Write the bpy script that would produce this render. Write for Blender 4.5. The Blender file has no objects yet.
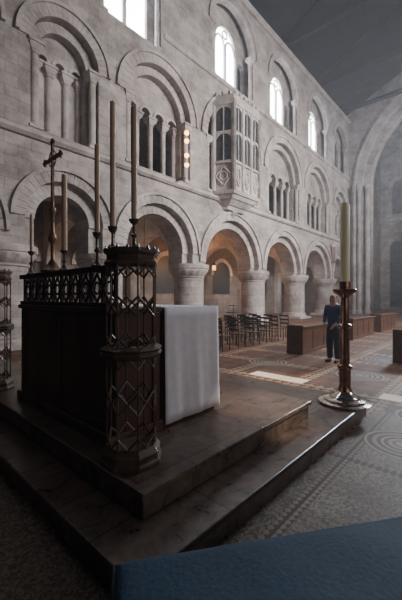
import bpy, bmesh, math, random
from mathutils import Vector, Matrix
random.seed(4)
scene=bpy.context.scene
COL=scene.collection
PI=math.pi
EYE=1.65
# ---------------------------------------------------------------- materials
def new_mat(name):
    m=bpy.data.materials.new(name); m.use_nodes=True
    nt=m.node_tree; b=nt.nodes['Principled BSDF']
    return m,nt,b
def N(nt,t,**k):
    n=nt.nodes.new(t)
    for a,v in k.items(): setattr(n,a,v)
    return n
def simple(name,c1,c2,scale=6,rough=.6,metal=0,bump=.1,stretch=(1,1,1),spec=.5,sheen=0):
    m,nt,b=new_mat(name)
    tc=N(nt,'ShaderNodeTexCoord'); mp=N(nt,'ShaderNodeMapping'); mp.inputs['Scale'].default_value=stretch
    nz=N(nt,'ShaderNodeTexNoise'); nz.inputs['Scale'].default_value=scale; nz.inputs['Detail'].default_value=5
    cr=N(nt,'ShaderNodeValToRGB'); cr.color_ramp.elements[0].position=.35; cr.color_ramp.elements[1].position=.68
    cr.color_ramp.elements[0].color=(*c1,1); cr.color_ramp.elements[1].color=(*c2,1)
    nt.links.new(tc.outputs['Object'],mp.inputs[0]); nt.links.new(mp.outputs[0],nz.inputs['Vector'])
    nt.links.new(nz.outputs['Fac'],cr.inputs[0]); nt.links.new(cr.outputs[0],b.inputs['Base Color'])
    bp=N(nt,'ShaderNodeBump'); bp.inputs['Strength'].default_value=bump; bp.inputs['Distance'].default_value=.02
    nt.links.new(nz.outputs['Fac'],bp.inputs['Height']); nt.links.new(bp.outputs[0],b.inputs['Normal'])
    b.inputs['Roughness'].default_value=rough; b.inputs['Metallic'].default_value=metal
    b.inputs['Specular IOR Level'].default_value=spec
    if sheen: b.inputs['Sheen Weight'].default_value=sheen; b.inputs['Sheen Tint'].default_value=(.5,.7,1,1)
    return m
def emis(name,c,s):
    m,nt,b=new_mat(name)
    b.inputs['Base Color'].default_value=(*c,1); b.inputs['Emission Color'].default_value=(*c,1)
    b.inputs['Emission Strength'].default_value=s
    return m
def stone(name,c1,c2,mortar,bw=.95,rh=.38,blocks=True):
    m,nt,b=new_mat(name)
    g=N(nt,'ShaderNodeNewGeometry'); s=N(nt,'ShaderNodeSeparateXYZ'); nt.links.new(g.outputs['Position'],s.inputs[0])
    a=N(nt,'ShaderNodeMath',operation='ADD'); nt.links.new(s.outputs[0],a.inputs[0]); nt.links.new(s.outputs[1],a.inputs[1])
    c=N(nt,'ShaderNodeCombineXYZ'); nt.links.new(a.outputs[0],c.inputs[0]); nt.links.new(s.outputs[2],c.inputs[1])
    nz=N(nt,'ShaderNodeTexNoise'); nz.inputs['Scale'].default_value=.8; nz.inputs['Detail'].default_value=12; nz.inputs['Roughness'].default_value=.75
    nt.links.new(g.outputs['Position'],nz.inputs['Vector'])
    cr=N(nt,'ShaderNodeValToRGB'); cr.color_ramp.elements[0].position=.34; cr.color_ramp.elements[1].position=.62
    cr.color_ramp.elements[0].color=(.45,.42,.405,1); cr.color_ramp.elements[1].color=(1.08,1.06,1.06,1)
    nt.links.new(nz.outputs['Fac'],cr.inputs[0])
    br=N(nt,'ShaderNodeTexBrick'); br.inputs['Scale'].default_value=1; br.inputs['Brick Width'].default_value=bw; br.inputs['Row Height'].default_value=rh
    br.inputs['Mortar Size'].default_value=.012; br.inputs['Mortar Smooth'].default_value=.7
    br.inputs['Color1'].default_value=(*c1,1); br.inputs['Color2'].default_value=(*c2,1); br.inputs['Mortar'].default_value=(*mortar,1)
    n3=N(nt,'ShaderNodeTexNoise'); n3.inputs['Scale'].default_value=1.3; nt.links.new(g.outputs['Position'],n3.inputs['Vector'])
    vm=N(nt,'ShaderNodeVectorMath',operation='SCALE'); vm.inputs['Scale'].default_value=.08; nt.links.new(n3.outputs['Color'],vm.inputs[0])
    va=N(nt,'ShaderNodeVectorMath',operation='ADD'); nt.links.new(c.outputs[0],va.inputs[0]); nt.links.new(vm.outputs[0],va.inputs[1])
    nt.links.new(va.outputs[0],br.inputs['Vector'])
    mx=N(nt,'ShaderNodeMixRGB',blend_type='MULTIPLY'); mx.inputs[0].default_value=1
    if blocks: nt.links.new(br.outputs['Color'],mx.inputs[1])
    else: mx.inputs[1].default_value=(*c1,1)
    nt.links.new(cr.outputs[0],mx.inputs[2]); nt.links.new(mx.outputs[0],b.inputs['Base Color'])
    n2=N(nt,'ShaderNodeTexNoise'); n2.inputs['Scale'].default_value=5; n2.inputs['Detail'].default_value=7
    nt.links.new(g.outputs['Position'],n2.inputs['Vector'])
    bp=N(nt,'ShaderNodeBump'); bp.inputs['Strength'].default_value=.55; bp.inputs['Distance'].default_value=.05
    nt.links.new(n2.outputs['Fac'],bp.inputs['Height']); nt.links.new(bp.outputs[0],b.inputs['Normal'])
    b.inputs['Roughness'].default_value=.9; b.inputs['Specular IOR Level'].default_value=.2
    return m
M_STONE=stone('stone_blocks',(.50,.465,.45),(.395,.365,.35),(.26,.24,.23),bw=.8,rh=.36)
M_STONE2=stone('stone_dressed',(.53,.495,.48),(.45,.41,.38),(.2,.18,.17),blocks=False)
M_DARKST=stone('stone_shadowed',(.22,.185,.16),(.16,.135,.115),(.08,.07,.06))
M_WOOD=simple('dark_oak',(.045,.019,.012),(.11,.05,.032),4,.42,0,.15,(1,1,.15))
M_WOODD=simple('chair_oak',(.020,.010,.007),(.05,.026,.017),4,.45,0,.15,(1,1,.15))
M_WOODB=simple('brown_oak',(.065,.026,.014),(.13,.054,.027),4,.4,0,.15,(.3,1,1))
M_IRON=simple('dark_carved_oak',(.05,.03,.022),(.12,.075,.052),9,.32,0,.1)
M_CREST=simple('carved_oak_cresting',(.022,.013,.010),(.055,.033,.024),9,.5,0,.1,spec=.25)
M_BRASS=simple('aged_brass',(.16,.075,.04),(.36,.19,.10),12,.22,.85,.05)
M_BRASS2=simple('polished_brass',(.50,.45,.40),(.76,.71,.65),12,.12,.95,.05)
M_BRASS3=simple('dull_brass',(.12,.07,.035),(.28,.17,.08),12,.4,.5,.05)
M_WAX=simple('cream_wax',(.84,.76,.48),(.9,.83,.56),3,.5,0,.02)
M_WAXD=simple('aged_wax',(.50,.35,.25),(.60,.44,.32),3,.5,0,.02)
M_CLOTH=simple('white_linen',(.72,.69,.75),(.78,.75,.81),14,.85,0,.12)
M_BLUE=simple('blue_upholstery',(.010,.030,.060),(.018,.046,.085),45,.7,0,.2,spec=.3,sheen=.12)
M_PIPE=simple('dark_piping',(.006,.010,.018),(.010,.016,.028),10,.7)
M_ROOF=simple('dark_roof_timber',(.007,.007,.007),(.014,.014,.015),3,.9,0,.2,(.2,1,1),spec=.1)
M_SKIN=simple('skin',(.30,.17,.12),(.36,.21,.16),8,.55,0,.02)
M_HAIR=simple('grey_brown_hair',(.05,.038,.03),(.10,.08,.07),40,.7)
M_JACK=simple('blue_jacket_cloth',(.008,.025,.085),(.014,.038,.115),12,.8)
M_TROU=simple('navy_trousers',(.008,.009,.018),(.012,.015,.028),12,.85)
M_SHOE=simple('black_leather',(.008,.008,.008),(.02,.02,.02),12,.35)
M_EYE=simple('eye_dark',(.02,.02,.02),(.05,.04,.03),5,.2)
M_GLASS=emis('daylight_glass',(.9,.94,1.0),17)
M_GLASSD=simple('leaded_glass',(.03,.035,.045),(.09,.10,.12),10,.15)
M_BULB=emis('warm_bulb',(1.0,.46,.15),9)
M_LAMP=emis('lantern_glow',(1.0,.42,.13),2.5)
M_LEAD_SHADE=simple('lead_and_shade_black',(.01,.01,.01),(.03,.03,.03),8,.5)
M_PLAQ=simple('brown_marble',(.10,.05,.03),(.2,.11,.07),7,.35)

def floor_mat():
    m,nt,b=new_mat('mosaic_floor')
    g=N(nt,'ShaderNodeNewGeometry'); pos=g.outputs['Position']
    L=nt.links.new
    s=N(nt,'ShaderNodeSeparateXYZ'); L(pos,s.inputs[0])
    def cmp_(sock,c,w):
        n=N(nt,'ShaderNodeMath',operation='COMPARE'); L(sock,n.inputs[0]); n.inputs[1].default_value=c; n.inputs[2].default_value=w; return n.outputs[0]
    def mul(a,c):
        n=N(nt,'ShaderNodeMath',operation='MULTIPLY'); L(a,n.inputs[0]); L(c,n.inputs[1]); return n.outputs[0]
    def mixc(f,a,c,mode='MIX'):
        x=N(nt,'ShaderNodeMixRGB',blend_type=mode)
        for sock,v in ((x.inputs[0],f),(x.inputs[1],a),(x.inputs[2],c)):
            if isinstance(v,(int,float)): sock.default_value=v
            elif isinstance(v,tuple): sock.default_value=(*v,1)
            else: L(v,sock)
        return x.outputs[0]
    v=N(nt,'ShaderNodeTexVoronoi'); v.inputs['Scale'].default_value=60; L(pos,v.inputs['Vector'])
    cr=N(nt,'ShaderNodeValToRGB'); e=cr.color_ramp.elements
    e[0].color=(.10,.082,.072,1); e[1].color=(.30,.265,.23,1); e[0].position=.1; e[1].position=.9
    sp=N(nt,'ShaderNodeSeparateColor'); L(v.outputs['Color'],sp.inputs[0]); L(sp.outputs[0],cr.inputs[0])
    def panels(bw,rh,ms,loc,off=0):
        br=N(nt,'ShaderNodeTexBrick'); br.offset=off; br.inputs['Scale'].default_value=1; br.inputs['Brick Width'].default_value=bw; br.inputs['Row Height'].default_value=rh
        br.inputs['Mortar Size'].default_value=ms; br.inputs['Mortar Smooth'].default_value=0
        br.inputs['Color1'].default_value=(0,0,0,1); br.inputs['Color2'].default_value=(1,1,1,1)
        mp=N(nt,'ShaderNodeMapping'); mp.inputs['Location'].default_value=loc; L(pos,mp.inputs[0]); L(mp.outputs[0],br.inputs['Vector'])
        return br
    def checker(scale,c1,c2,rot):
        ch=N(nt,'ShaderNodeTexChecker'); ch.inputs['Scale'].default_value=scale; ch.inputs['Color1'].default_value=(*c1,1); ch.inputs['Color2'].default_value=(*c2,1)
        mr=N(nt,'ShaderNodeMapping'); mr.inputs['Rotation'].default_value=(0,0,rot); L(pos,mr.inputs[0]); L(mr.outputs[0],ch.inputs['Vector']); return ch.outputs[0]
    diag=checker(22,(.09,.055,.045),(.28,.23,.19),PI/4)
    near=mixc(panels(1.9,.98,.06,(.3,-.2,0)).outputs['Fac'],cr.outputs[0],diag)
    near=mixc(panels(1.9,.98,.012,(.3,-.2,0)).outputs['Fac'],near,(.05,.03,.025))
    pb=panels(1.5,1.5,.17,(.1,.1,0))
    field=mixc(pb.outputs['Color'],checker(3.2,(.10,.042,.027),(.18,.085,.05),PI/4),(.14,.07,.043))
    tile=checker(7.5,(.07,.032,.02),(.38,.26,.17),PI/4)
    choir=mixc(pb.outputs['Fac'],field,tile)
    pl=panels(1.5,1.5,.02,(.1,.1,0)); choir=mixc(pl.outputs['Fac'],choir,(.38,.28,.2))
    gt=N(nt,'ShaderNodeMath',operation='GREATER_THAN'); L(s.outputs[1],gt.inputs[0]); gt.inputs[1].default_value=1.36
    gx=N(nt,'ShaderNodeMath',operation='GREATER_THAN'); L(s.outputs[0],gx.inputs[0]); gx.inputs[1].default_value=3.0
    gx2=N(nt,'ShaderNodeMath',operation='GREATER_THAN'); L(s.outputs[0],gx2.inputs[0]); gx2.inputs[1].default_value=5.3
    mxm=N(nt,'ShaderNodeMath',operation='MAXIMUM'); L(mul(gt.outputs[0],gx.outputs[0]),mxm.inputs[0]); L(gx2.outputs[0],mxm.inputs[1])
    last=mixc(mxm.outputs[0],near,choir)
    n1=N(nt,'ShaderNodeTexNoise'); n1.inputs['Scale'].default_value=.8; n1.inputs['Detail'].default_value=6; L(pos,n1.inputs['Vector'])
    c2=N(nt,'ShaderNodeValToRGB'); c2.color_ramp.elements[0].color=(.6,.52,.46,1); c2.color_ramp.elements[1].color=(1.1,1.05,.98,1); c2.color_ramp.elements[0].position=.38; c2.color_ramp.elements[1].position=.62
    L(n1.outputs['Fac'],c2.inputs[0]); last=mixc(1,last,c2.outputs[0],'MULTIPLY')
    lx=N(nt,'ShaderNodeMath',operation='LESS_THAN'); L(s.outputs[0],lx.inputs[0]); lx.inputs[1].default_value=1.0
    last=mixc(lx.outputs[0],last,mixc(1,cr.outputs[0],(.70,.57,.48),'MULTIPLY'))
    def ring(cx,cy,rad,w,col,last):
        sub=N(nt,'ShaderNodeVectorMath',operation='SUBTRACT'); L(pos,sub.inputs[0]); sub.inputs[1].default_value=(cx,cy,0)
        ln=N(nt,'ShaderNodeVectorMath',operation='LENGTH'); L(sub.outputs[0],ln.inputs[0])
        return mixc(cmp_(ln.outputs['Value'],rad,w),last,col)
    for cx,cy,k in ((4.25,.80,1.0),(5.4,.72,1.0),(7.4,2.2,1.2),(9.6,2.3,1.3),(7.4,4.4,1.2)):
        last=ring(cx,cy,.20*k,.21*k,(.085,.048,.038),last)
        last=ring(cx,cy,.38*k,.013*k,(.36,.30,.25),last)
        last=ring(cx,cy,.29*k,.022*k,(.27,.20,.155),last)
        last=ring(cx,cy,.21*k,.012*k,(.36,.31,.27),last)
        last=ring(cx,cy,.13*k,.022*k,(.29,.23,.18),last)
        last=ring(cx,cy,.04*k,.04*k,(.28,.23,.2),last)
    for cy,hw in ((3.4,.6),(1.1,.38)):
        last=mixc(mul(cmp_(s.outputs[0],6.12,.18),cmp_(s.outputs[1],cy,hw)),last,(.9,.75,.6))  # sunlit patches painted into the floor colour as pale rectangles
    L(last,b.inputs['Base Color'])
    b.inputs['Roughness'].default_value=.6; b.inputs['Specular IOR Level'].default_value=.35
    bp=N(nt,'ShaderNodeBump'); bp.inputs['Strength'].default_value=.1; bp.inputs['Distance'].default_value=.01
    L(v.outputs['Distance'],bp.inputs['Height']); L(bp.outputs[0],b.inputs['Normal'])
    return m
M_FLOOR=floor_mat()
def step_mat():
    m,nt,b=new_mat('dark_step_marble'); L=nt.links.new
    g=N(nt,'ShaderNodeNewGeometry'); pos=g.outputs['Position']
    nz=N(nt,'ShaderNodeTexNoise'); nz.inputs['Scale'].default_value=5; nz.inputs['Detail'].default_value=12; nz.inputs['Roughness'].default_value=.78; nz.inputs['Distortion'].default_value=1.0; L(pos,nz.inputs['Vector'])
    cr=N(nt,'ShaderNodeValToRGB'); e=cr.color_ramp.elements; e[0].position=.36; e[1].position=.66
    e[0].color=(.035,.024,.02,1); e[1].color=(.21,.155,.125,1); L(nz.outputs['Fac'],cr.inputs[0])
    br=N(nt,'ShaderNodeTexBrick'); br.inputs['Scale'].default_value=1; br.inputs['Brick Width'].default_value=.9; br.inputs['Row Height'].default_value=.45; br.inputs['Mortar Size'].default_value=.007
    br.inputs['Color1'].default_value=(1,1,1,1); br.inputs['Color2'].default_value=(.68,.54,.47,1); br.inputs['Mortar'].default_value=(.25,.25,.25,1); L(pos,br.inputs['Vector'])
    mx=N(nt,'ShaderNodeMixRGB',blend_type='MULTIPLY'); mx.inputs[0].default_value=1; L(cr.outputs[0],mx.inputs[1]); L(br.outputs['Color'],mx.inputs[2])
    L(mx.outputs[0],b.inputs['Base Color'])
    r=N(nt,'ShaderNodeMapRange'); r.inputs['To Min'].default_value=.18; r.inputs['To Max'].default_value=.42; L(nz.outputs['Fac'],r.inputs[0]); L(r.outputs[0],b.inputs['Roughness'])
    bp=N(nt,'ShaderNodeBump'); bp.inputs['Strength'].default_value=.12; bp.inputs['Distance'].default_value=.01; L(nz.outputs['Fac'],bp.inputs['Height']); L(bp.outputs[0],b.inputs['Normal'])
    return m
M_STEP=step_mat()

# ---------------------------------------------------------------- helpers
class MB:
    def __init__(s): s.v=[]; s.f=[]
    def add(s,vs,fs):
        o=len(s.v); s.v+= [tuple(p) for p in vs]; s.f+=[tuple(i+o for i in f) for f in fs]; return s
    def box(s,x0,x1,y0,y1,z0,z1):
        return s.add([(x0,y0,z0),(x1,y0,z0),(x1,y1,z0),(x0,y1,z0),(x0,y0,z1),(x1,y0,z1),(x1,y1,z1),(x0,y1,z1)],
          [(0,3,2,1),(4,5,6,7),(0,1,5,4),(1,2,6,5),(2,3,7,6),(3,0,4,7)])
    def lathe(s,prof,c=(0,0,0),n=24,ph=0,mod=None):
        vs=[];fs=[]
        for j,(r,z) in enumerate(prof):
            for i in range(n):
                a=ph+2*PI*i/n; rr=max(r,.0005)
                if mod: rr=mod(rr,z,a)
                vs.append((c[0]+rr*math.cos(a),c[1]+rr*math.sin(a),c[2]+z))
        for j in range(len(prof)-1):
            for i in range(n):
                k=(i+1)%n; fs.append((j*n+i,j*n+k,(j+1)*n+k,(j+1)*n+i))
        fs.append(tuple(range(n))[::-1]); fs.append(tuple((len(prof)-1)*n+i for i in range(n)))
        return s.add(vs,fs)
    def seg(s,p,q,r,n=6,r2=None):
        p=Vector(p);q=Vector(q); d=(q-p).normalized(); u=d.orthogonal().normalized(); w=d.cross(u)
        r2=r if r2 is None else r2
        vs=[p+(u*math.cos(2*PI*i/n)+w*math.sin(2*PI*i/n))*r for i in range(n)]+[q+(u*math.cos(2*PI*i/n)+w*math.sin(2*PI*i/n))*r2 for i in range(n)]
        return s.add(vs,[(i,(i+1)%n,n+(i+1)%n,n+i) for i in range(n)]+[tuple(range(n))[::-1],tuple(range(n,2*n))])
    def make(s,name,mat,parent=None,smooth=False,bevel=0,loc=None,rotz=0):
        me=bpy.data.meshes.new(name); me.from_pydata(s.v,[],s.f)
        bm=bmesh.new(); bm.from_mesh(me); bmesh.ops.recalc_face_normals(bm,faces=bm.faces); bm.to_mesh(me); bm.free()
        me.materials.append(mat)
        o=bpy.data.objects.new(name,me); COL.objects.link(o)
        if smooth:
            for p in me.polygons: p.use_smooth=len(p.vertices)==4
            md=o.modifiers.new('es','EDGE_SPLIT'); md.split_angle=math.radians(40)
        if bevel:
            md=o.modifiers.new('bv','BEVEL'); md.width=bevel; md.segments=2; md.limit_method='ANGLE'
        if parent: o.parent=parent
        if loc: o.location=loc
        o.rotation_euler[2]=rotz
        return o
def empty(name,loc,label,cat,rotz=0,group=None):
    e=bpy.data.objects.new(name,None); COL.objects.link(e); e.location=loc; e.rotation_euler[2]=rotz
    e.empty_display_size=.1
    e['label']=label; e['category']=cat
    if group: e['group']=group
    return e
def tag(o,label,cat,group=None):
    o['label']=label;o['category']=cat
    if group:o['group']=group
    return o
def struct(o): o['kind']='structure'; return o
def copy_thing(root,loc,rotz=0,label=None,scale=None):
    def rec(o,par):
        c=o.copy(); COL.objects.link(c)
        if par: c.parent=par
        for ch in o.children: rec(ch,c)
        return c
    kids=list(root.children)
    c=root.copy(); COL.objects.link(c)
    for ch in kids: rec(ch,c)
    c.location=loc; c.rotation_euler[2]=rotz
    if label:c['label']=label
    if scale:c.scale=scale
    return c
def poly_mesh(polys,e):
    cu=bpy.data.curves.new('tmp','CURVE'); cu.dimensions='2D'; cu.fill_mode='BOTH'; cu.extrude=e
    for P in polys:
        sp=cu.splines.new('POLY'); sp.points.add(len(P)-1)
        for i,(x,y) in enumerate(P): sp.points[i].co=(x,y,0,1)
        sp.use_cyclic_u=True
    ob=bpy.data.objects.new('tmp',cu); COL.objects.link(ob)
    bpy.context.view_layer.update()
    dg=bpy.context.evaluated_depsgraph_get()
    me=bpy.data.meshes.new_from_object(ob.evaluated_get(dg))
    bpy.data.objects.remove(ob); bpy.data.curves.remove(cu)
    return me
def plate(name,polys,d0,d1,mat,plane='XZ',parent=None):
    me=poly_mesh(polys,abs(d1-d0)/2); mid=(d0+d1)/2
    for v in me.vertices:
        x,y,z=v.co
        v.co=(x,mid-z,y) if plane=='XZ' else (mid+z,x,y)
    me.materials.clear(); me.materials.append(mat); me.name=name
    o=bpy.data.objects.new(name,me); COL.objects.link(o)
    if parent:o.parent=parent
    return o
def arc(cx,zs,r,n=28,rev=False,pointed=0):
    P=[]
    for i in range(n+1):
        a=PI-PI*i/n; P.append((cx+r*math.cos(a),zs+r*(1+pointed)*math.sin(a)))
    return P[::-1] if rev else P
def archhole(cx,zb,zs,r,n=28,pointed=0):
    return [(cx-r,zb)]+arc(cx,zs,r,n,pointed=pointed)+[(cx+r,zb)]
def vouss(name,cx,zs,ri,ro,y0,y1,n,mat,plane='XZ',leg=0,gap=.012,parent=None):
    m=MB()
    def pt(r,a,y):
        x=cx+r*math.cos(a); z=zs+r*math.sin(a)
        return (x,y,z) if plane=='XZ' else (y,x,z)
    for i in range(n):
        a0=PI*i/n+gap/2; a1=PI*(i+1)/n-gap/2; am=(a0+a1)/2
        vs=[pt(ri,a,y) for y in (y0,y1) for a in (a0,am,a1)]+[pt(ro,a,y) for y in (y0,y1) for a in (a0,am,a1)]
        m.add(vs,[(0,1,7,6),(1,2,8,7),(3,9,10,4),(4,10,11,5),(0,3,4,1),(1,4,5,2),(6,7,10,9),(7,8,11,10),(0,6,9,3),(2,5,11,8)])
    return m.make(name,mat,parent)

# ---------------------------------------------------------------- room shell
YW=11.3
PX=[-1.6,3.6,7.3,12.3,18.3,24.2,30.2,34.6]
ZS=3.3; ZT=19.3
ntrim=[0]
def trim(o):
    ntrim[0]+=1; o.name='trim_%d'%ntrim[0]; o['kind']='structure'; return o
bays=[(PX[i],PX[i+1]) for i in range(len(PX)-1)]
XB=7.3   # bay whose clerestory sill drops lower
LX0,LX1=6.75,9.85
def bay_r(b,inset): return (b[1]-b[0])/2-inset
def clr(hw): return 1.5 if abs(hw-2.5)<.01 else min(1.95,hw-.6)
def cls(hw): return 16.35 if hw>2.6 else 16.3
def clb(b): return 12.75 if b[0]==XB else 13.62
def ccx(b): return (b[0]+b[1])/2-(1.5 if b[0]==XB else .35 if b[0]==3.6 else 0)
def wallpolys(inset,tin,clere):
    if clere: top=[(PX[0]-1,ZT),(PX[-1],ZT)]
    else: top=[(PX[0]-1,13.4),(LX0,13.4),(LX0,12.7),(LX1,12.7),(LX1,13.4),(PX[-1],13.4)]
    out=[(PX[0]-1,ZS)]+top+[(PX[-1],ZS)]
    path=[]
    for b in bays[::-1]:
        cx=(b[0]+b[1])/2; r=bay_r(b,inset); st=max(0,(2.95-(b[1]-b[0])/2)*.75)
        path+= [(cx+r,ZS)]+arc(cx,ZS+.15+st,r,rev=True)+[(cx-r,ZS)]
    polys=[out+path]
    for b in bays:
        cx=(b[0]+b[1])/2; hw=(b[1]-b[0])/2; r=hw-tin
        polys.append(archhole(cx,7.2,10.1,r))
        if clere: polys.append(archhole(ccx(b),clb(b),cls(hw),clr(hw)))
    return polys
struct(plate('wall_north',wallpolys(.45,.62,True),YW,YW+.35,M_STONE))
struct(plate('wall_north_inner',wallpolys(.85,.98,False),YW+.351,YW+1.35,M_STONE))
for i,b in enumerate(bays):
    cx=(b[0]+b[1])/2; hw=(b[1]-b[0])/2; st=max(0,(2.95-hw)*.75)
    zs=ZS+.15+st
    trim(vouss('v',cx,zs,hw-.46,hw-.12,YW-.05,YW+.02,22,M_STONE2,gap=.008))
    trim(vouss('v',cx,zs,hw-.12,hw+.0,YW-.14,YW-.0,30,M_STONE2,gap=.001))
    trim(vouss('v',cx,zs,hw-.86,hw-.46,YW+.28,YW+.36,20,M_STONE2,gap=.008))
    trim(vouss('v',cx,10.1,hw-.64,hw-.26,YW-.05,YW+.02,24,M_STONE2,gap=.008))
    trim(vouss('v',cx,10.1,hw-.26,hw-.14,YW-.13,YW-.0,30,M_STONE2,gap=.001))
    trim(vouss('v',cx,10.1,hw-.99,hw-.66,YW+.28,YW+.36,20,M_STONE2,gap=.008))
    trim(vouss('v',ccx(b),cls(hw),clr(hw)-.01,clr(hw)+.24,YW-.05,YW+.02,18,M_STONE2,gap=.006))
    trim(vouss('v',ccx(b),cls(hw),clr(hw)+.24,clr(hw)+.33,YW-.12,YW+.0,24,M_STONE2,gap=.001))
def course(z,h,p,xa,xb):
    m=MB(); m.add([(x,y,zz) for x in (xa,xb) for (y,zz) in ((YW+.02,z),(YW-p*.5,z),(YW-p,z+h*.45),(YW-p,z+h),(YW+.02,z+h+.05))],
      [(0,1,6,5),(1,2,7,6),(2,3,8,7),(3,4,9,8),(4,0,5,9),(0,4,3,2,1),(5,6,7,8,9)])
    trim(m.make('c',M_STONE2))
course(6.82,.2,.2,PX[0]-1,PX[-1]); course(13.34,.18,.14,PX[0]-1,LX0-.05); course(13.34,.18,.14,LX1+.1,PX[-1]); course(18.95,.25,.25,PX[0]-1,PX[-1])
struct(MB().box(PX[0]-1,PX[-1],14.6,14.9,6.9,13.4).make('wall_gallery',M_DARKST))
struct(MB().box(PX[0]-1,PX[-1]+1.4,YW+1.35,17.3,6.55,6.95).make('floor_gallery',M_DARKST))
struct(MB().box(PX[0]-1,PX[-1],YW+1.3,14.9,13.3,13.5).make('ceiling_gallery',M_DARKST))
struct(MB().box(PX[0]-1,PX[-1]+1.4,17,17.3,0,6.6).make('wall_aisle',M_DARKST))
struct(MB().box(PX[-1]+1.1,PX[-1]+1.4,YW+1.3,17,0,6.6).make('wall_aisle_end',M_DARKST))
for i,b in enumerate(bays):
    cx=(b[0]+b[1])/2
    trim(vouss('v',cx,3.4,1.1,1.4,16.9,17.02,14,M_STONE2))
    trim(plate('t',[archhole(cx,1.9,3.4,1.1)],16.97,17.01,M_LEAD_SHADE))  # flat black sheets painted as the shade inside arched recesses
for i,x in enumerate(PX):
    P=[(12.66,ZS),(12.66,6.56),(17.0,6.56),(17.0,0),(16.6,0),(16.6,ZS)]+arc(14.75,ZS,1.85,rev=True)+[(12.9,ZS)]
    trim(plate('t',[P],x-.35,x+.35,M_STONE2,'YZ'))
# clerestory
WR=.95; WS=16.25
polys=[[(PX[0]-1,13.41),(PX[0]-1,ZT),(PX[-1],ZT),(PX[-1],13.41),(LX1-.01,13.41),(LX1-.01,12.71),(LX0+.01,12.71),(LX0+.01,13.41)]]
def wb(b): return 12.85 if b[0]==XB else 13.62
def wr(b): return 1.15 if b[0]==XB else WR
for b in bays:
    cx=ccx(b); hw=(b[1]-b[0])/2
    polys.append(archhole(cx,wb(b),WS-(.2 if b[0]==XB else 0),wr(b),pointed=.2))
    if hw>2.6:
        for s in (-1,1): polys.append(archhole(cx+s*1.45,13.62,15.7,.3,12))
struct(plate('wall_clerestory',polys,YW+.62,YW+.85,M_STONE))
struct(MB().box(PX[0]-1,PX[-1],YW+1.1,YW+1.2,13.4,ZT).make('wall_clerestory_shade_back',M_LEAD_SHADE))  # black backing standing in for shade behind the side openings
struct(MB().box(PX[0]-1,LX0,YW+.36,YW+1.1,13.42,13.6).make('floor_clerestory',M_STONE))
struct(MB().box(LX1,PX[-1],YW+.36,YW+1.1,13.42,13.6).make('floor_clerestory_west',M_STONE))
struct(MB().box(PX[0]-1,PX[-1],YW+.34,YW+.9,ZT-.2,ZT).make('ceiling_clerestory',M_STONE))
nwin=0
for b in bays:
    cx=ccx(b); nwin+=1; R_=wr(b); W_=WS-(.2 if b[0]==XB else 0)
    g=struct(plate('window_%d'%nwin,[archhole(cx,wb(b),W_,R_,pointed=.2)],YW+.76,YW+.79,M_GLASS if nwin<7 else M_GLASSD))
    m=MB(); y=YW+.70
    m.box(cx-.09,cx+.09,y-.05,y+.05,wb(b),W_+.2)
    for s in (-1,1):
        pts=[(cx+s*R_*.5+R_*.46*math.cos(a),y,W_-.05+.6*math.sin(a)) for a in [PI*k/10 for k in range(11)]]
        for k in range(10): m.seg(pts[k],pts[k+1],.06)
    pts=[(cx+.22*math.cos(a),y,W_+.78+.22*math.sin(a)) for a in [2*PI*k/12 for k in range(13)]]
    for k in range(12): m.seg(pts[k],pts[k+1],.05)
    m.make('tracery',M_STONE2,g)
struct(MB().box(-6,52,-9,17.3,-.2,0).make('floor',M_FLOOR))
# roof
YR=1.5
mr=MB().add([(x,y,z) for x in (-3,PX[-1]+.2) for (y,z) in ((YW+1.6,ZT),(YR,24.6),(-9.9,ZT),(-9.9,ZT+.3),(YR,24.9),(YW+1.6,ZT+.3))],
 [(0,1,7,6),(1,2,8,7),(3,4,10,9),(4,5,11,10),(0,6,11,5),(2,3,9,8),(0,5,4,1),(1,4,3,2),(6,7,10,11),(7,8,9,10)])
struct(mr.make('ceiling',M_ROOF))
for i,x in enumerate([0.8,5.5,9.8,15.3,21.2,27.2,32.5]):
    m=MB().box(x-.14,x+.14,-9.5,YW+1.3,ZT-.1,ZT+.2)
    m.seg((x,YW+.9,ZT+.1),(x,YR,24.5),.14,4).seg((x,-8.9,ZT+.1),(x,YR,24.5),.14,4)
    trim(m.make('b',M_ROOF))
# crossing arch wall (west)
YC=1.5
def gab(R,z0): 
    return [[(YW+2,0),(YW+2,ZT),(YR,24.6),(-9.9,ZT),(-9.9,0),(YC-R,0)]+arc(YC,z0,R)+[(YC+R,0)]]
struct(plate('wall_west',gab(8.5,12.6),PX[-1],PX[-1]+.5,M_STONE,'YZ'))
struct(plate('wall_west_inner',gab(7.9,12.6),PX[-1]+.51,PX[-1]+1.4,M_STONE,'YZ'))
trim(vouss('v',YC,12.6,8.48,9.1,PX[-1]-.06,PX[-1]+.02,48,M_STONE2,'YZ',gap=.003))
trim(vouss('v',YC,12.6,9.1,9.3,PX[-1]-.2,PX[-1]+.0,50,M_STONE2,'YZ',gap=.001))
for yy in (YC+8.75,YC+9.2):
    trim(MB().lathe([(.3,0),(.3,.3),(.2,.4),(.2,12.0),(.22,12.02),(.34,12.4),(.36,12.6)],(PX[-1]-.22,yy,0),14).make('b',M_STONE2,smooth=True))
trim(MB().lathe([(.3,0),(.3,.3),(.22,.4),(.22,12.0),(.24,12.02),(.36,12.4),(.38,12.6)],(PX[-1]+.3,YC+8.15,0),14).make('b',M_STONE2,smooth=True))
struct(plate('wall_transept',[[(PX[-1]+1.4,0),(PX[-1]+1.4,24),(50,24),(50,0)],archhole(40.5,.6,6,2.2),archhole(40.5,12,16,1.6),archhole(46,12,16,1.4)],YW+.6,YW+1.2,M_DARKST))
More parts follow.
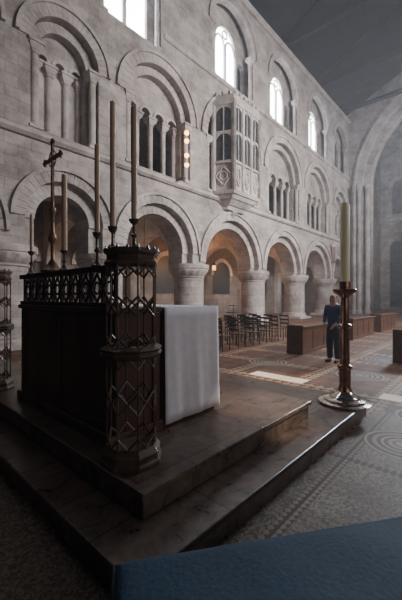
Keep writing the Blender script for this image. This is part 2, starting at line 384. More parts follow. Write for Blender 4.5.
struct(plate('wall_far',[[(-9.9,0),(-9.9,24),(YW+1,24),(YW+1,0)],archhole(5.2,.3,11,2.6),archhole(9.9,.3,8,1.0),archhole(9.6,12.5,16,1.0),archhole(5.0,15.5,18.5,1.2)],49,49.6,M_STONE,'YZ'))
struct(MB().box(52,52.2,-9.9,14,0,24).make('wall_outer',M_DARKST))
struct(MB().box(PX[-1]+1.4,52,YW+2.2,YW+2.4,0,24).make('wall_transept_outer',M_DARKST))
struct(MB().box(PX[-1]+1,52,-9.9,YW+2.4,24,24.3).make('ceiling_crossing',M_ROOF))
trim(vouss('v',5.2,11,2.6,3.2,48.85,49.02,20,M_STONE2,'YZ'))
trim(vouss('v',9.6,16,1.0,1.3,48.85,49.02,14,M_STONE2,'YZ'))
for yy,r in ((8.5,.55),(7.7,.3)):
    trim(MB().lathe([(r+.2,0),(r+.2,.3),(r,.5),(r,10.2),(r+.02,10.22),(r+.2,10.8),(r+.22,11)],(48.3,yy,0),16).make('b',M_STONE2,smooth=True))
trim(MB().box(48.7,49,-9,YW+.6,11.6,11.9).make('c',M_STONE2))

# ---------------------------------------------------------------- arcade columns
def column(label):
    e=empty('column',(0,0,0),label,'column',group='round arcade columns')
    MB().box(-.95,.95,-.95,.95,0,.16).lathe([(.93,.16),(.93,.26),(.86,.32),(.88,.4),(.80,.46)],n=32).make('base',M_STONE2,e,True)
    MB().lathe([(.78,.44),(.77,2.62),(.82,2.64),(.82,2.7),(.77,2.72)],n=36).make('shaft',M_STONE,e,True)
    def mod(r,z,a):
        if 2.72<z<3.02: return r+.05*abs(math.sin(a*8))*(1-(z-2.72)/.3*.3)
        return r
    MB().lathe([(.76,2.7),(.80,2.74),(.92,2.9),(.99,3.0),(1.0,3.04),(1.0,3.06),(1.04,3.07),(1.06,3.12),(1.06,3.295)],n=64,mod=mod).make('capital',M_STONE2,e,True)
    return e
c0=column('massive round pale stone column with scalloped capital carrying round arches')
for i,x in enumerate(PX[1:-1]):
    if i==0: c0.location=(x,YW+.72,0)
    else: copy_thing(c0,(x,YW+.72,0))
# ---------------------------------------------------------------- triforium screens
def colonnette(m,x,y,z0,z1,r=.12):
    a=r+.09
    m.box(x-a,x+a,y-a,y+a,z0,z0+.10)
    m.lathe([(r+.07,z0+.1),(r+.07,z0+.14),(r+.02,z0+.2),(r,z0+.22),(r,z1-.40),(r+.035,z1-.39),(r+.035,z1-.35),(r+.01,z1-.34),(r+.02,z1-.3)],(x,y,0),16)
    q=r*.8; w=r+.09
    m.add([(x-q,y-q,z1-.34),(x+q,y-q,z1-.34),(x+q,y+q,z1-.34),(x-q,y+q,z1-.34),(x-w,y-w,z1-.2),(x+w,y-w,z1-.2),(x+w,y+w,z1-.2),(x-w,y+w,z1-.2),(x-w,y-w,z1-.09),(x+w,y-w,z1-.09),(x+w,y+w,z1-.09),(x-w,y+w,z1-.09)],
      [(3,2,1,0),(0,1,5,4),(1,2,6,5),(2,3,7,6),(3,0,4,7),(4,5,9,8),(5,6,10,9),(6,7,11,10),(7,4,8,11),(8,9,10,11)])
    w+=.035; m.box(x-w,x+w,y-w,y+w,z1-.09,z1)
def screen(b,nsub,blind=False):
    cx=(b[0]+b[1])/2; hw=(b[1]-b[0])/2; R=hw-.98
    e=bpy.data.objects.new('wall_triforium',None); COL.objects.link(e); e.location=(cx,YW+.75,7.2); e['kind']='structure'
    wsub=2*(R+.05)/nsub; rs=wsub/2-.14; zs=2.75
    P=[(-R,zs)]+[(-R,2.95)]+[(x,z) for x,z in arc(0,2.9,R)]+[(R,zs)]
    path=[]
    for k in range(nsub)[::-1]:
        c=-R-.05+wsub*(k+.5); path+=[(c+rs,zs)]+arc(c,zs+.02,rs,14,rev=True)+[(c-rs,zs)]
    plate('tympanum',[P+path],-.12,.2,M_STONE,parent=e)
    for k in range(nsub+1):
        x=-R-.05+wsub*k
        if k==0:x+=.1
        if k==nsub:x-=.1
        m=MB(); colonnette(m,x,.04,0,zs); m.make('colonnette',M_STONE2,e,True)
    for k in range(nsub):
        c=-R-.05+wsub*(k+.5); vouss('arch_moulding',c,zs+.02,rs,rs+.11,-.17,-.1,12,M_STONE2,parent=e,gap=.004)
    if blind:
        MB().box(-R,R,.08,.5,0,3.3).make('infill_wall',M_STONE2,e)
    return e
for i,b in enumerate(bays):
    if i==3: continue
    screen(b,{0:3,1:3,2:4}.get(i,4 if i<6 else 3),blind=i<2)
for i,b in enumerate(bays):
    cx=(b[0]+b[1])/2; hw=(b[1]-b[0])/2
    for s in (-1,1):
        m=MB(); colonnette(m,cx+s*(hw-.8),YW+.17,7.2,10.1,.13); trim(m.make('s',M_STONE2,smooth=True))
        m=MB(); colonnette(m,ccx(b)+s*(clr(hw)-.1),YW+.17,clb(b),cls(hw),.10); trim(m.make('s',M_STONE2,smooth=True))
b=bays[3]; cx=(b[0]+b[1])/2; R=(b[1]-b[0])/2-.98
struct(plate('wall_oriel_infill',[archhole(cx,7.1,10.1,R+.02)],YW+.5,YW+.8,M_STONE))
# ---------------------------------------------------------------- oriel window
OX=15.1
oe=empty('oriel_window',(OX,YW,7.0),'projecting stone oriel window with panelled base and mullioned lights','oriel window')
hw0,hw1,pr=1.65,1.2,1.0
def trap(m,z0,z1,o=0,o2=None):
    o2=o if o2 is None else o2
    def ring(z,o): return [(-hw0-o,.0,z),(-hw1-o*.6,-pr-o,z),(hw1+o*.6,-pr-o,z),(hw0+o,.0,z)]
    a=ring(z0,o); c=ring(z1,o2)
    m.add(a+c,[(0,1,5,4),(1,2,6,5),(2,3,7,6),(3,0,4,7),(3,2,1,0),(4,5,6,7)])
    return m
m=MB()
trap(m,-.55,-.35,-.72,-.62); trap(m,-.35,-.1,-.55,-.25); trap(m,-.1,.1,-.2,-.05); trap(m,.1,.28,.02,.1)
m.add([(-.5,0,-.54),(.5,0,-.54),(.3,-.3,-.54),(-.3,-.3,-.54),(0,0,-.9)],[(0,1,2,3),(0,4,1),(1,4,2),(2,4,3),(3,4,0)])
m.make('corbel',M_STONE2,oe)
trap(MB(),.28,1.75,0,0).make('panelled_base',M_STONE2,oe)
faces=[((-hw0,0),(-hw1,-pr),1),((-hw1,-pr),(hw1,-pr),3),((hw1,-pr),(hw0,0),1)]
mp=MB(); mm=MB(); mt=MB()
ZM=3.35; ZO=4.75
for (a,c,n) in faces:
    A=Vector((a[0],a[1],0)); C=Vector((c[0],c[1],0)); d=(C-A); nrm=Vector((d.y,-d.x,0)).normalized(); dn=d.normalized()
    for k in range(n+1):
        p=A+d*(k/n)
        r=.12 if k not in(0,n) else .14
        mm.seg((p.x,p.y,.28),(p.x,p.y,ZO+.1),r,8)
    for k in range(n):
        c0_=A+d*((k+.5)/n)+nrm*.0; w_=d.length/n/2-.12
        cp=c0_+nrm*.03
        for (ww,hh,rr,st) in ((w_,.5,.05,4),(w_*.5,.22,.045,8)):
            pts=[cp+dn*(math.cos(t)*ww)+Vector((0,0,1.02+math.sin(t)*hh)) for t in [2*PI*q/st for q in range(st+1)]]
            for q in range(st): mp.seg(pts[q],pts[q+1],rr)
        for zt,zb in ((ZM-.42,1.8),(ZO-.42,ZM)):
            m2=mt; pts=[(math.cos(t)*w_,math.sin(t)*.34) for t in [PI*q/8 for q in range(9)]]
            for q in range(8):
                a1,b1=pts[q]; a2,b2=pts[q+1]
                o_=nrm*.05
                P0=c0_+o_+dn*a1+Vector((0,0,zt+b1)); P1=c0_+o_+dn*a2+Vector((0,0,zt+b2)); P2=c0_+o_+dn*a2+Vector((0,0,zt+.42)); P3=c0_+o_+dn*a1+Vector((0,0,zt+.42))
                back=-nrm*.1
                m2.add([P0,P1,P2,P3,P0+back,P1+back,P2+back,P3+back],[(0,1,2,3),(7,6,5,4),(0,4,5,1),(2,6,7,3),(0,3,7,4),(1,5,6,2)])
        mt.seg(c0_-dn*w_+Vector((0,0,ZM)),c0_+dn*w_+Vector((0,0,ZM)),.07)
        mt.seg(c0_+Vector((0,0,1.8)),c0_+Vector((0,0,ZO)),.035)
mp.make('quatrefoil_panel',M_STONE2,oe); mm.make('mullions',M_STONE2,oe); mt.make('tracery',M_STONE2,oe)
trap(MB(),1.75,ZO,-.05,-.05).make('glazing',M_GLASSD,oe)
m=trap(trap(trap(MB(),ZO,ZO+.2,.1,.16),ZO+.2,ZO+.55,.04,.04),1.68,1.85,.1,.04)
for (a,c,n) in faces:
    A=Vector((a[0],a[1],0)); C=Vector((c[0],c[1],0)); d=(C-A); q=n*2 if n>1 else 3
    for k in range(q):
        p=A+d*((k+.5)/q); h=d.length/q*.3
        m.box(p.x-h,p.x+h,p.y-.07,min(p.y+.07,-.001),ZO+.5,ZO+.68)
m.make('parapet',M_STONE2,oe)
# ---------------------------------------------------------------- spotlight fixture
se=empty('spotlight_bar',(10.62,YW-.6,7.07),'vertical bar with four glowing warm spotlights on the wall ledge','light')
MB().box(-.018,.018,-.018,.018,0,2.1).box(-.08,.08,-.08,.45,-.02,.02).make('pole',M_LEAD_SHADE,se)
for z in (2.0,1.63,.98,.55):
    MB().seg((0,.0,z),(0,-.12,z),.035,10).make('lamp_housing',M_LEAD_SHADE,se)
    MB().lathe([(.02,-.11),(.09,-.06),(.11,0),(.09,.06),(.02,.11)],(0,-.2,z),12).make('bulb',M_BULB,se,True)
pe=empty('wall_memorial',(30.2,YW-.02,4.7),'small brown marble memorial tablet with a carved surround','memorial')
MB().box(-.45,.45,-.12,0,0,1.5).make('tablet',M_PLAQ,pe,bevel=.03)
MB().box(-.6,.6,-.2,0,1.45,1.62).add([(-.6,-.15,1.6),(.6,-.15,1.6),(0,-.15,2.0),(-.6,0,1.6),(.6,0,1.6),(0,0,2.0)],[(0,1,2),(3,5,4),(0,2,5,3),(1,4,5,2),(0,3,4,1)]).make('pediment',M_STONE2,pe)
def lantern():
    e=empty('hanging_lantern',(0,0,6.55),'warm glowing lantern hanging on a thin rod in the aisle','lantern',group='hanging aisle lanterns')
    MB().seg((0,0,0),(0,0,-2.6),.012,6).make('rod',M_LEAD_SHADE,e)
    MB().lathe([(.03,-2.58),(.17,-2.72),(.17,-2.76),(.03,-2.76)],n=8).make('cap',M_LEAD_SHADE,e)
    MB().lathe([(.03,-3.16),(.12,-3.12),(.12,-3.10),(.03,-3.08)],n=8).make('base',M_LEAD_SHADE,e)
    MB().lathe([(.10,-3.10),(.13,-2.95),(.12,-2.77)],n=8).make('glass',M_LAMP,e)
    return e
ln=lantern(); ln.location=(17.2,14.4,6.55)
copy_thing(ln,(23.6,14.4,6.55)); copy_thing(ln,(11.6,14.8,6.55))

# ---------------------------------------------------------------- altar platform
D1,D2=.2,.4
def slab(m,x0,x1,y0,y1,z0,z1):
    m.box(x0+.03,x1-.03,y0+.03,y1-.03,z0,z1-.05); m.box(x0,x1,y0,y1,z1-.05,z1)
    return m
tag(slab(MB(),1.0,4.98,1.35,6.0,0,D1).make('altar_step',M_STEP,bevel=.012),'dark polished marble lower step around the altar','step')
tag(slab(MB(),1.3,3.85,1.68,5.7,D1,D2).make('altar_platform',M_STEP,bevel=.012),'dark marble upper platform carrying the altar','step')
# altar
AT=EYE-.1
ae=empty('altar',(2.47,3.4,D2),'freestanding altar draped with a plain white linen cloth','altar')
MB().box(-.38,.40,-1.0,1.0,0,1.12).make('body',M_WOODB,ae)
def cloth():
    m=MB(); H=AT-D2
    def fold(s,z): return .009*math.sin(s*17)*(1-z/H)+.004*math.sin(s*41+z*3)*(1-z/H)
    x0,x1,y0,y1=-.38,.42,-1.04,1.04
    pts=[]
    for k in range(25): pts.append((x0+(x1-x0)*k/24,y0,0,-1))
    for k in range(1,41): pts.append((x1,y0+(y1-y0)*k/40,1,0))
    for k in range(1,25): pts.append((x1-(x1-x0)*k/24,y1,0,1))
    rows=12; vs=[];fs=[]; n=len(pts)
    for j in range(rows+1):
        z=.04+(H-.04)*j/rows
        for i,(x,y,nx,ny) in enumerate(pts):
            f=fold(i*.034*1.0,z)+.014*(1-z/H); vs.append((x+nx*f,y+ny*f,z))
    for j in range(rows):
        for i in range(n-1): fs.append((j*n+i,j*n+i+1,(j+1)*n+i+1,(j+1)*n+i))
    fs.append(tuple(rows*n+i for i in range(n)))
    return m.add(vs,fs)
cl=cloth().make('altar_cloth',M_CLOTH,ae,True); 
md=cl.modifiers.new('sol','SOLIDIFY'); md.thickness=.006
re_=empty('altar_screen',(1.75,3.4,D2),'dark panelled oak screen with pierced lattice cresting behind the altar','screen')
H=EYE-.09-D2
m=MB().box(-.20,.28,-1.02,1.02,0,H-.04).box(-.24,.31,-1.04,1.04,H-.05,H).box(-.25,.31,-1.05,1.05,0,.10)
m.make('body',M_WOOD,re_,bevel=.008)
m=MB()
for k in range(3):
    y=-1.0+k*.96; m.box(-.215,-.2,y,y+.08,.1,H-.05)
for z in (.1,H-.16): m.box(-.215,-.2,-1.0,1.0,z,z+.08)
for k in range(2):
    m.box(-.2+.4*k,-.12+.4*k,-1.04,-1.0,.1,H-.05)
m.make('panel_frame',M_WOOD,re_,bevel=.006)
m=MB(); zc0=H; zc1=EYE+.27-D2
m.box(-.22,-.12,-1.02,1.02,zc0,zc0+.04).box(-.23,-.11,-1.02,1.02,zc1-.05,zc1)
n=10
for k in range(n+1):
    y=-1.0+2.0*k/n; m.box(-.185,-.155,y-.014,y+.014,zc0,zc1)
for k in range(n):
    ya=-1+2*k/n; yb=ya+2/n; ym=(ya+yb)/2; zm=(zc0+zc1)/2-.01
    for (p,q) in (((ya,zm),(ym,zc0+.04)),((yb,zm),(ym,zc0+.04)),((ya,zm),(ym,zc1-.06)),((yb,zm),(ym,zc1-.06))):
        m.seg((-.17,p[0],p[1]),(-.17,q[0],q[1]),.013,5)
    pts=[(-.17,ym+.045*math.cos(2*PI*q/10),zm+.055*math.sin(2*PI*q/10)) for q in range(11)]
    for q in range(10): m.seg(pts[q],pts[q+1],.010,5)
m.make('cresting',M_CREST,re_)
def pillar(loc,label):
    e=empty('openwork_pillar',loc,label,'pillar',group='openwork altar pillars')
    R=.19; TH=EYE+.36-D2
    MB().lathe([(.24,0),(.24,.03),(.225,.045),(.225,.08),(.235,.09),(.205,.12),(.19,.14),(.12,.14)],n=8,ph=PI/8).make('base',M_IRON,e,bevel=.006)
    def tier(m,z0,z1):
        n=8
        h=(z1-z0); rows=2; rh=h/rows
        for k in range(n):
            def Q(f,z,k=k):
                a0=2*PI*k/n+PI/8; a1=2*PI*(k+1)/n+PI/8
                return ((R*math.cos(a0))*(1-f)+R*math.cos(a1)*f,(R*math.sin(a0))*(1-f)+R*math.sin(a1)*f,z)
            m.seg(Q(0,z0),Q(0,z1),.007,6)
            for r in range(rows):
                za=z0+r*rh; zb=za+rh
                for f in (0,1):
                    m.seg(Q(f,za+rh*.24),Q(.5,za),.009,6); m.seg(Q(f,zb-rh*.24),Q(.5,zb),.009,6)
            for zq in [z0+rh*r for r in range(rows+1)]:
                m.seg(Q(.4,zq),Q(.6,zq),.011,6)
        return m
    zm=.14+(TH-.14)*.47
    m=tier(tier(MB(),.14,zm-.03),zm+.05,TH-.13); m.make('lattice',M_IRON,e)
    MB().lathe([(.17,zm-.05),(.225,zm-.03),(.245,zm-.005),(.225,zm+.01),(.245,zm+.03),(.2,zm+.055),(.16,zm+.06),(.15,zm-.05)],n=8,ph=PI/8).make('collar',M_IRON,e,bevel=.004)
    m=MB().lathe([(.17,TH-.14),(.205,TH-.12),(.21,TH-.10),(.19,TH-.08),(.19,TH-.05),(.215,TH-.03),(.215,TH),(.05,TH)],n=8,ph=PI/8)
    for k in range(16):
        a=2*PI*k/16; m.seg((.195*math.cos(a),.195*math.sin(a),TH-.01),(.195*math.cos(a),.195*math.sin(a),TH+.02),.02,5,.008)
    m.make('crown',M_IRON,e)
    return e
p0=pillar((1.53,2.11,D2),'dark openwork octagonal pillar with lattice sides beside the altar')
copy_thing(p0,(1.44,5.1,D2))
def candle(loc,zb,zt,r,label,dark=True,mat=M_WAXD):
    e=empty('altar_candle',loc,label,'candle',group='tall altar candles')
    h=zb-loc[2]
    MB().lathe([(.055,0),(.055,.012),(.03,.03),(.014,.06),(.012,h*.4),(.026,h*.46),(.026,h*.5),(.012,h*.56),(.011,h*.82),(.03,h*.88),(.042,h*.97),(.042,h),(.01,h)],n=14).make('candle_holder',M_IRON,e,True)
    hc=zt-loc[2]
    MB().lathe([(r,h),(r,hc-.01),(r*.6,hc)],n=14).make('wax_candle',mat,e,True)
    MB().seg((0,0,hc),(.002,0,hc+.02),.0025,5).make('wick',M_LEAD_SHADE,e)
    return e
CR=EYE+.271
candle((1.545,2.10,EYE+.361),EYE+.60,EYE+1.48,.023,'tall slender beige candle in dark holder on the openwork pillar')
candle((1.58,2.45,CR),EYE+.60,EYE+1.67,.023,'tallest slender beige candle in dark turned holder on the screen')
candle((1.58,2.70,CR),EYE+.58,EYE+1.38,.023,'tall slender beige candle in dark holder on the screen')
candle((1.58,3.34,CR),EYE+.48,EYE+1.27,.028,'shorter pale candle in dark holder near the altar cross',mat=M_WAXD)
candle((1.58,4.2,CR),EYE+.55,EYE+1.0,.020,'tall slender candle in dark holder at the end of the screen')
ce=empty('altar_cross',(1.58,3.62,CR),'ornate brass altar cross on a knopped stem with stepped foot','cross')
MB().lathe([(.12,0),(.12,.02),(.08,.05),(.05,.09),(.02,.14),(.02,.3),(.04,.34),(.048,.37),(.04,.40),(.02,.44),(.018,.62),(.036,.66),(.036,.69),(.018,.72),(.016,.85)],n=16).make('stem',M_BRASS3,ce,True)
m=MB().box(-.012,.012,-.018,.018,.80,1.42).box(-.012,.012,-.18,.18,1.22,1.255)
for (y,z) in ((-.19,1.238),(.19,1.238),(0,1.42)):
    for (dy,dz) in ((0,0),(.025,0),(-.025,0),(0,.025),(0,-.025)):
        m.lathe([(.005,-.018),(.015,-.012),(.018,0),(.015,.012),(.005,.018)],(0,y+dy,z+dz),8)
pts=[(0,.09*math.cos(2*PI*k/20),1.238+.09*math.sin(2*PI*k/20)) for k in range(21)]
for k in range(20): m.seg(pts[k],pts[k+1],.007)
m.make('cross_arms',M_BRASS3,ce)
# ---------------------------------------------------------------- paschal candlestick
px=(4.68,1.58,D1)
pc=empty('paschal_candlestick',px,'tall turned brass candlestick with wide round foot and cream candle','candlestick')
MB().lathe([(.30,0),(.345,.012),(.345,.03),(.27,.045),(.27,.065),(.20,.08),(.19,.10),(.13,.13),(.10,.17)],n=40).make('foot',M_BRASS2,pc,True)
MB().lathe([(.10,.16),(.078,.22),(.076,.30),(.078,.46),(.098,.48),(.098,.51),(.066,.53),(.064,.60),(.058,1.02),(.085,1.04),(.088,1.07),(.056,1.09),(.052,1.2),(.052,1.36),(.048,1.44)],n=24).make('stem',M_BRASS,pc,True)
MB().lathe([(.044,1.43),(.08,1.47),(.155,1.53),(.16,1.555),(.15,1.56),(.07,1.54),(.07,1.66),(.064,1.66)],n=24).make('drip_pan',M_BRASS,pc,True)
MB().lathe([(.062,1.6),(.062,2.71),(.04,2.74)],n=20).make('wax_candle',M_WAX,pc,True)
MB().seg((0,0,2.73),(.003,0,2.77),.004,5).make('wick',M_LEAD_SHADE,pc)
# ---------------------------------------------------------------- kneeler bench
ke=empty('kneeling_bench',(1.60,.433,0),'long low bench with dark blue upholstered top and piped edge','bench',rotz=math.radians(-35.8))
L2,W2=1.12,.285
m=MB(); nx,ny=64,24; vs=[];fs=[]
for j in range(ny+1):
    for i in range(nx+1):
        u=-1+2*i/nx; v=-1+2*j/ny
        u=math.copysign(abs(u)**.6,u); v=math.copysign(abs(v)**.7,v)
        e_=(1-abs(u)**30)*(1-abs(v)**10)
        z=.40+.052*max(e_,0)**.5+.0022*math.sin(u*14+v*2)*e_+.0015*math.sin(u*5+v*4)*e_
        vs.append((u*L2,v*W2,z))
for j in range(ny):
    for i in range(nx): a=j*(nx+1)+i; fs.append((a,a+1,a+nx+2,a+nx+1))
o0=len(vs)
vs+=[(x,y,.355) for (x,y,z) in vs]
edge=[i for i in range(nx+1)]+[j*(nx+1)+nx for j in range(1,ny+1)]+[ny*(nx+1)+i for i in range(nx-1,-1,-1)]+[j*(nx+1) for j in range(ny-1,0,-1)]
for k in range(len(edge)):
    a=edge[k]; c=edge[(k+1)%len(edge)]; fs.append((a,c,c+o0,a+o0))
fs.append(tuple(e+o0 for e in edge))
used=sorted({i for f in fs for i in f}); mpx={v:i for i,v in enumerate(used)}
m.add([vs[i] for i in used],[tuple(mpx[i] for i in f) for f in fs])
m.make('cushion',M_BLUE,ke,True)
m=MB()
for z in (.36,.404):
    for (p,q) in (((-L2,-W2),(L2,-W2)),((L2,-W2),(L2,W2)),((L2,W2),(-L2,W2)),((-L2,W2),(-L2,-W2))):
        m.seg((p[0]*1.0,p[1],z),(q[0],q[1],z),.008,6)
m.make('piping',M_PIPE,ke)
MB().box(-L2+.02,L2-.02,-W2+.02,W2-.02,.27,.354).make('rail',M_WOOD,ke)
for sx in (-1,1):
    for sy in (-1,1):
        x=sx*(L2-.06);y=sy*(W2-.06)
        MB().box(x-.035,x+.035,y-.035,y+.035,0,.28).make('leg',M_WOOD,ke)
# ---------------------------------------------------------------- stall fronts
def stall(x0,x1,y,label):
    e=empty('choir_stall_front',(x0,y,0),label,'pew',group='low oak stall fronts')
    Lx=x1-x0
    MB().box(0,Lx,-.03,.03,.06,.76).make('panel',M_WOODB,e)
    m=MB().box(0,Lx,-.05,.05,0,.1).box(0,Lx,-.045,.045,.66,.76)
    n=int(Lx/.7)
    for k in range(n+1):
        x=Lx*k/n; m.box(max(0,x-.05),min(Lx,x+.05),-.045,.045,.1,.66)
    m.make('frame',M_WOODB,e,bevel=.008)
    MB().box(-.04,Lx+.04,-.12,.18,.76,.80).make('book_ledge',M_WOODB,e,bevel=.01)
    MB().box(-.05,.02,-.1,.4,0,.84).make('end_panel',M_WOODB,e,bevel=.01)
    return e
stall(8.9,11.4,4.24,'low brown oak stall front with framed panels')
stall(13.2,16.2,4.24,'low brown oak stall front with framed panels')
stall(17.2,20.2,4.24,'low brown oak stall front with framed panels')
stall(9.4,13.5,1.60,'low brown oak stall front near the tiled aisle')
# ---------------------------------------------------------------- chairs
def chair():
    e=empty('wooden_chair',(0,0,0),'dark-stained wooden chair with ladder back standing by the columns','chair',group='rows of dark chairs')
    MB().box(-.21,.21,-.21,.21,.43,.46).make('seat',M_WOODD,e,bevel=.008)
    for sx in (-1,1):
        for sy in (-1,1):
            MB().seg((sx*.185,sy*.185,0),(sx*.18,sy*.18,.44),.018,8).make('leg',M_WOODD,e)
    m=MB()
    for sx in (-1,1): m.seg((sx*.18,.18,.44),(sx*.19,.24,.95),.017,8)
    for z in (.6,.75,.9): m.box(-.18,.18,.19+(z-.44)*.1,.215+(z-.44)*.1,z-.03,z+.035)
    m.make('backrest',M_WOODD,e)
    return e
ch=chair(); ch.location=(8.0,6.4,0); ch.rotation_euler[2]=PI/2
for r in range(3):
    for k in range(6):
        if r==0 and k==0: continue
        copy_thing(ch,(8.0+k*.85,6.4+r*.75+.0,0),PI/2+random.uniform(-.08,.08))
st=empty('candle_stand',(13.6,10.1,0),'black iron votive candle stand with round tiers','candle stand')
MB().lathe([(.25,0),(.25,.03),(.03,.08),(.02,1.3)],n=12).make('pole',M_LEAD_SHADE,st,True)
MB().lathe([(.02,.85),(.35,.85),(.35,.89),(.02,.89)],n=20).make('tray',M_LEAD_SHADE,st)
MB().lathe([(.02,1.2),(.22,1.2),(.22,1.24),(.02,1.24)],n=20).make('tray',M_LEAD_SHADE,st)
# ---------------------------------------------------------------- person
def skin_mesh(name,nodes,edges,mat,parent,root=0,sub=2):
    me=bpy.data.meshes.new(name); me.from_pydata([n[0] for n in nodes],edges,[])
    o=bpy.data.objects.new(name,me); COL.objects.link(o)
    o.modifiers.new('s','SKIN'); sv=me.skin_vertices[0].data
    for i,n in enumerate(nodes):
        r=n[1]; sv[i].radius=(r,r) if not isinstance(r,tuple) else r
        sv[i].use_root=(i==root)
    s=o.modifiers.new('u','SUBSURF'); s.levels=sub; s.render_levels=sub
    bpy.context.view_layer.update()
    dg=bpy.context.evaluated_depsgraph_get(); nm=bpy.data.meshes.new_from_object(o.evaluated_get(dg))
    o.modifiers.clear(); o.data=nm; nm.materials.clear(); nm.materials.append(mat)
    for p in nm.polygons:p.use_smooth=True
    o.parent=parent; return o
pe=empty('person',(8.42,3.12,0),'standing person in blue jacket and navy trousers, hands lowered','person',rotz=math.radians(-100))
nodes=[((0,0,.96),.13),((0,.0,1.12),.115),((0,.0,1.30),.135),((0,.01,1.43),.085),((0,.0,1.50),.055),((0,-.01,1.58),.078),((0,-.005,1.66),.085),((0,.0,1.71),.055)]
edges=[(i,i+1) for i in range(7)]
def addn(p,r,par):
    nodes.append((p,r)); edges.append((par,len(nodes)-1)); return len(nodes)-1
for s in (-1,1):
    a=addn((s*.17,.01,1.40),.06,3); bq=addn((s*.235,.02,1.13),.043,a); c=addn((s*.15,-.16,.98),.031,bq)
    hnd=addn((s*.11,-.20,.93),.034,c)
    for q in range(4): 
        f1=addn((s*(.085-.0)+s*(q-1.5)*.018,-.235+abs(q-1.5)*.004,.885-.004*q),.009,hnd)
        addn((s*.07+s*(q-1.5)*.017,-.225,.855),.008,f1)
    t1=addn((s*.07,-.19,.91),.010,hnd); addn((s*.055,-.2,.885),.009,t1)
    h=addn((s*.09,0,.88),.085,0); k=addn((s*.10,-.01,.50),.058,h); an=addn((s*.105,.02,.09),.042,k); addn((s*.12,-.13,.045),.036,an)
nz=addn((0,-.105,1.60),.014,5)
skin_mesh('body',nodes,edges,M_SKIN,pe)
nodes=[((0,0,.84),.17),((0,0,1.10),.15),((0,0,1.30),.165),((0,.01,1.42),.11),((0,.01,1.475),.075)]; edges=[(0,1),(1,2),(2,3),(3,4)]
for s in (-1,1):
    a=addn((s*.175,.01,1.395),.075,3); bq=addn((s*.24,.02,1.13),.060,a); c=addn((s*.16,-.145,.995),.046,bq)
skin_mesh('jacket',nodes,edges,M_JACK,pe)
nodes=[((0,0,.98),.14),((0,0,.90),.13)]; edges=[(0,1)]
for s in (-1,1):
    h=addn((s*.09,0,.84),.10,1); k=addn((s*.10,-.01,.50),.09,h); an=addn((s*.105,.02,.07),.075,k)
skin_mesh('trousers',nodes,edges,M_TROU,pe)
for s in (-1,1):
    skin_mesh('shoe',[((s*.105,.05,.045),.048),((s*.115,-.06,.042),.048),((s*.125,-.16,.038),.040)],[(0,1),(1,2)],M_SHOE,pe)
    MB().lathe([(.002,-.009),(.008,-.004),(.009,0),(.008,.004),(.002,.009)],(s*.03,-.085,1.635),8).make('eye',M_EYE,pe)
skin_mesh('hair',[((0,.02,1.70),.085),((0,.045,1.64),.08),((0,.05,1.56),.055)],[(0,1),(1,2)],M_HAIR,pe)

# ---------------------------------------------------------------- lights
def area(name,loc,tgt,sx,sy,e,c,spread=None):
    l=bpy.data.lights.new(name,'AREA'); l.shape='RECTANGLE'; l.size=sx;l.size_y=sy;l.energy=e;l.color=c
    if spread:l.spread=math.radians(spread)
    o=bpy.data.objects.new(name,l); COL.objects.link(o); o.location=loc
    o.rotation_euler=(Vector(tgt)-Vector(loc)).to_track_quat('-Z','Y').to_euler(); return o
area('south_wall_fill',(18,-9,12),(18,11,7.0),13,3,2900,(1,.95,.93),spread=95)  # unseen area light added to brighten the north wall, no window built there
area('south_low_fill',(2,-9,4),(3,8,1.4),12,4,190,(1,.93,.9))  # unseen low fill added to lift the altar and foreground
area('west_light',(33,1.5,15),(4,2.5,0),6,3,380,(.82,.9,1),spread=42)
area('west_wall_fill',(25,-7,13),(35,9,13),6,2,420,(.95,.96,1),spread=70)  # unseen fill added to raise the light on the west wall
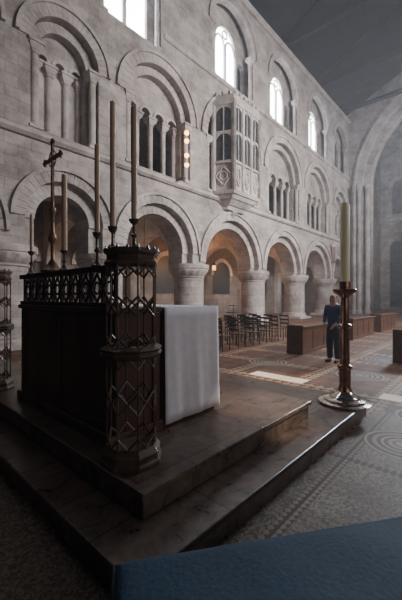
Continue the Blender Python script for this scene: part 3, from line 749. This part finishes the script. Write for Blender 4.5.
def pt(loc,e,c,r=.3):
    l=bpy.data.lights.new('aisle_lamp_transept_fill','POINT'); l.energy=e;l.color=c;l.shadow_soft_size=r
    o=bpy.data.objects.new('aisle_lamp_transept_fill',l); COL.objects.link(o); o.location=loc
for i,(b,e,c) in enumerate(zip(bays[1:],(10,34,150,110,35,25),((1,.6,.36),(1,.68,.44),(1,.46,.18),(1,.5,.22),(1,.7,.5),(1,.75,.55)))):
    pt(((b[0]+b[1])/2+.8,15,4.2),e,c)
pt((43,3,9),900,(1,.9,.8),1.0)  # unseen fill added beyond the crossing arch to brighten the transept walls
def spot(loc,tgt,e,ang,c,blend=.2,sz=.05):
    l=bpy.data.lights.new('sun_beam','SPOT'); l.energy=e; l.spot_size=math.radians(ang); l.spot_blend=blend; l.shadow_soft_size=sz; l.color=c
    o=bpy.data.objects.new('sun_beam',l); COL.objects.link(o); o.location=loc; o.rotation_euler=(Vector(tgt)-Vector(loc)).to_track_quat('-Z','Y').to_euler()
spot((9,-8,15),(6.05,3.3,0),16000,6,(1,.93,.84),.95)
spot((6,-8,13),(3.35,2.0,.4),14000,5,(1,.84,.68),.95)
w=bpy.data.worlds.new('w'); scene.world=w; w.use_nodes=True
nt=w.node_tree
nt.nodes['Background'].inputs[0].default_value=(.72,.76,.95,1); nt.nodes['Background'].inputs[1].default_value=.05
vs=nt.nodes.new('ShaderNodeVolumeScatter'); vs.inputs['Density'].default_value=.0045; vs.inputs['Anisotropy'].default_value=.35; vs.inputs['Color'].default_value=(.9,.92,1,1)
nt.links.new(vs.outputs[0],nt.nodes['World Output'].inputs['Volume'])
# ---------------------------------------------------------------- camera
cam=bpy.data.cameras.new('camera'); co=bpy.data.objects.new('camera',cam); COL.objects.link(co)
cam.sensor_fit='VERTICAL'; cam.sensor_height=36; cam.sensor_width=24.12; cam.lens=19.8; cam.shift_y=-.005
cam.clip_start=.05; cam.clip_end=200
co.location=(0,0,EYE); co.rotation_euler=(PI/2,0,math.radians(-47.8))
scene.camera=co
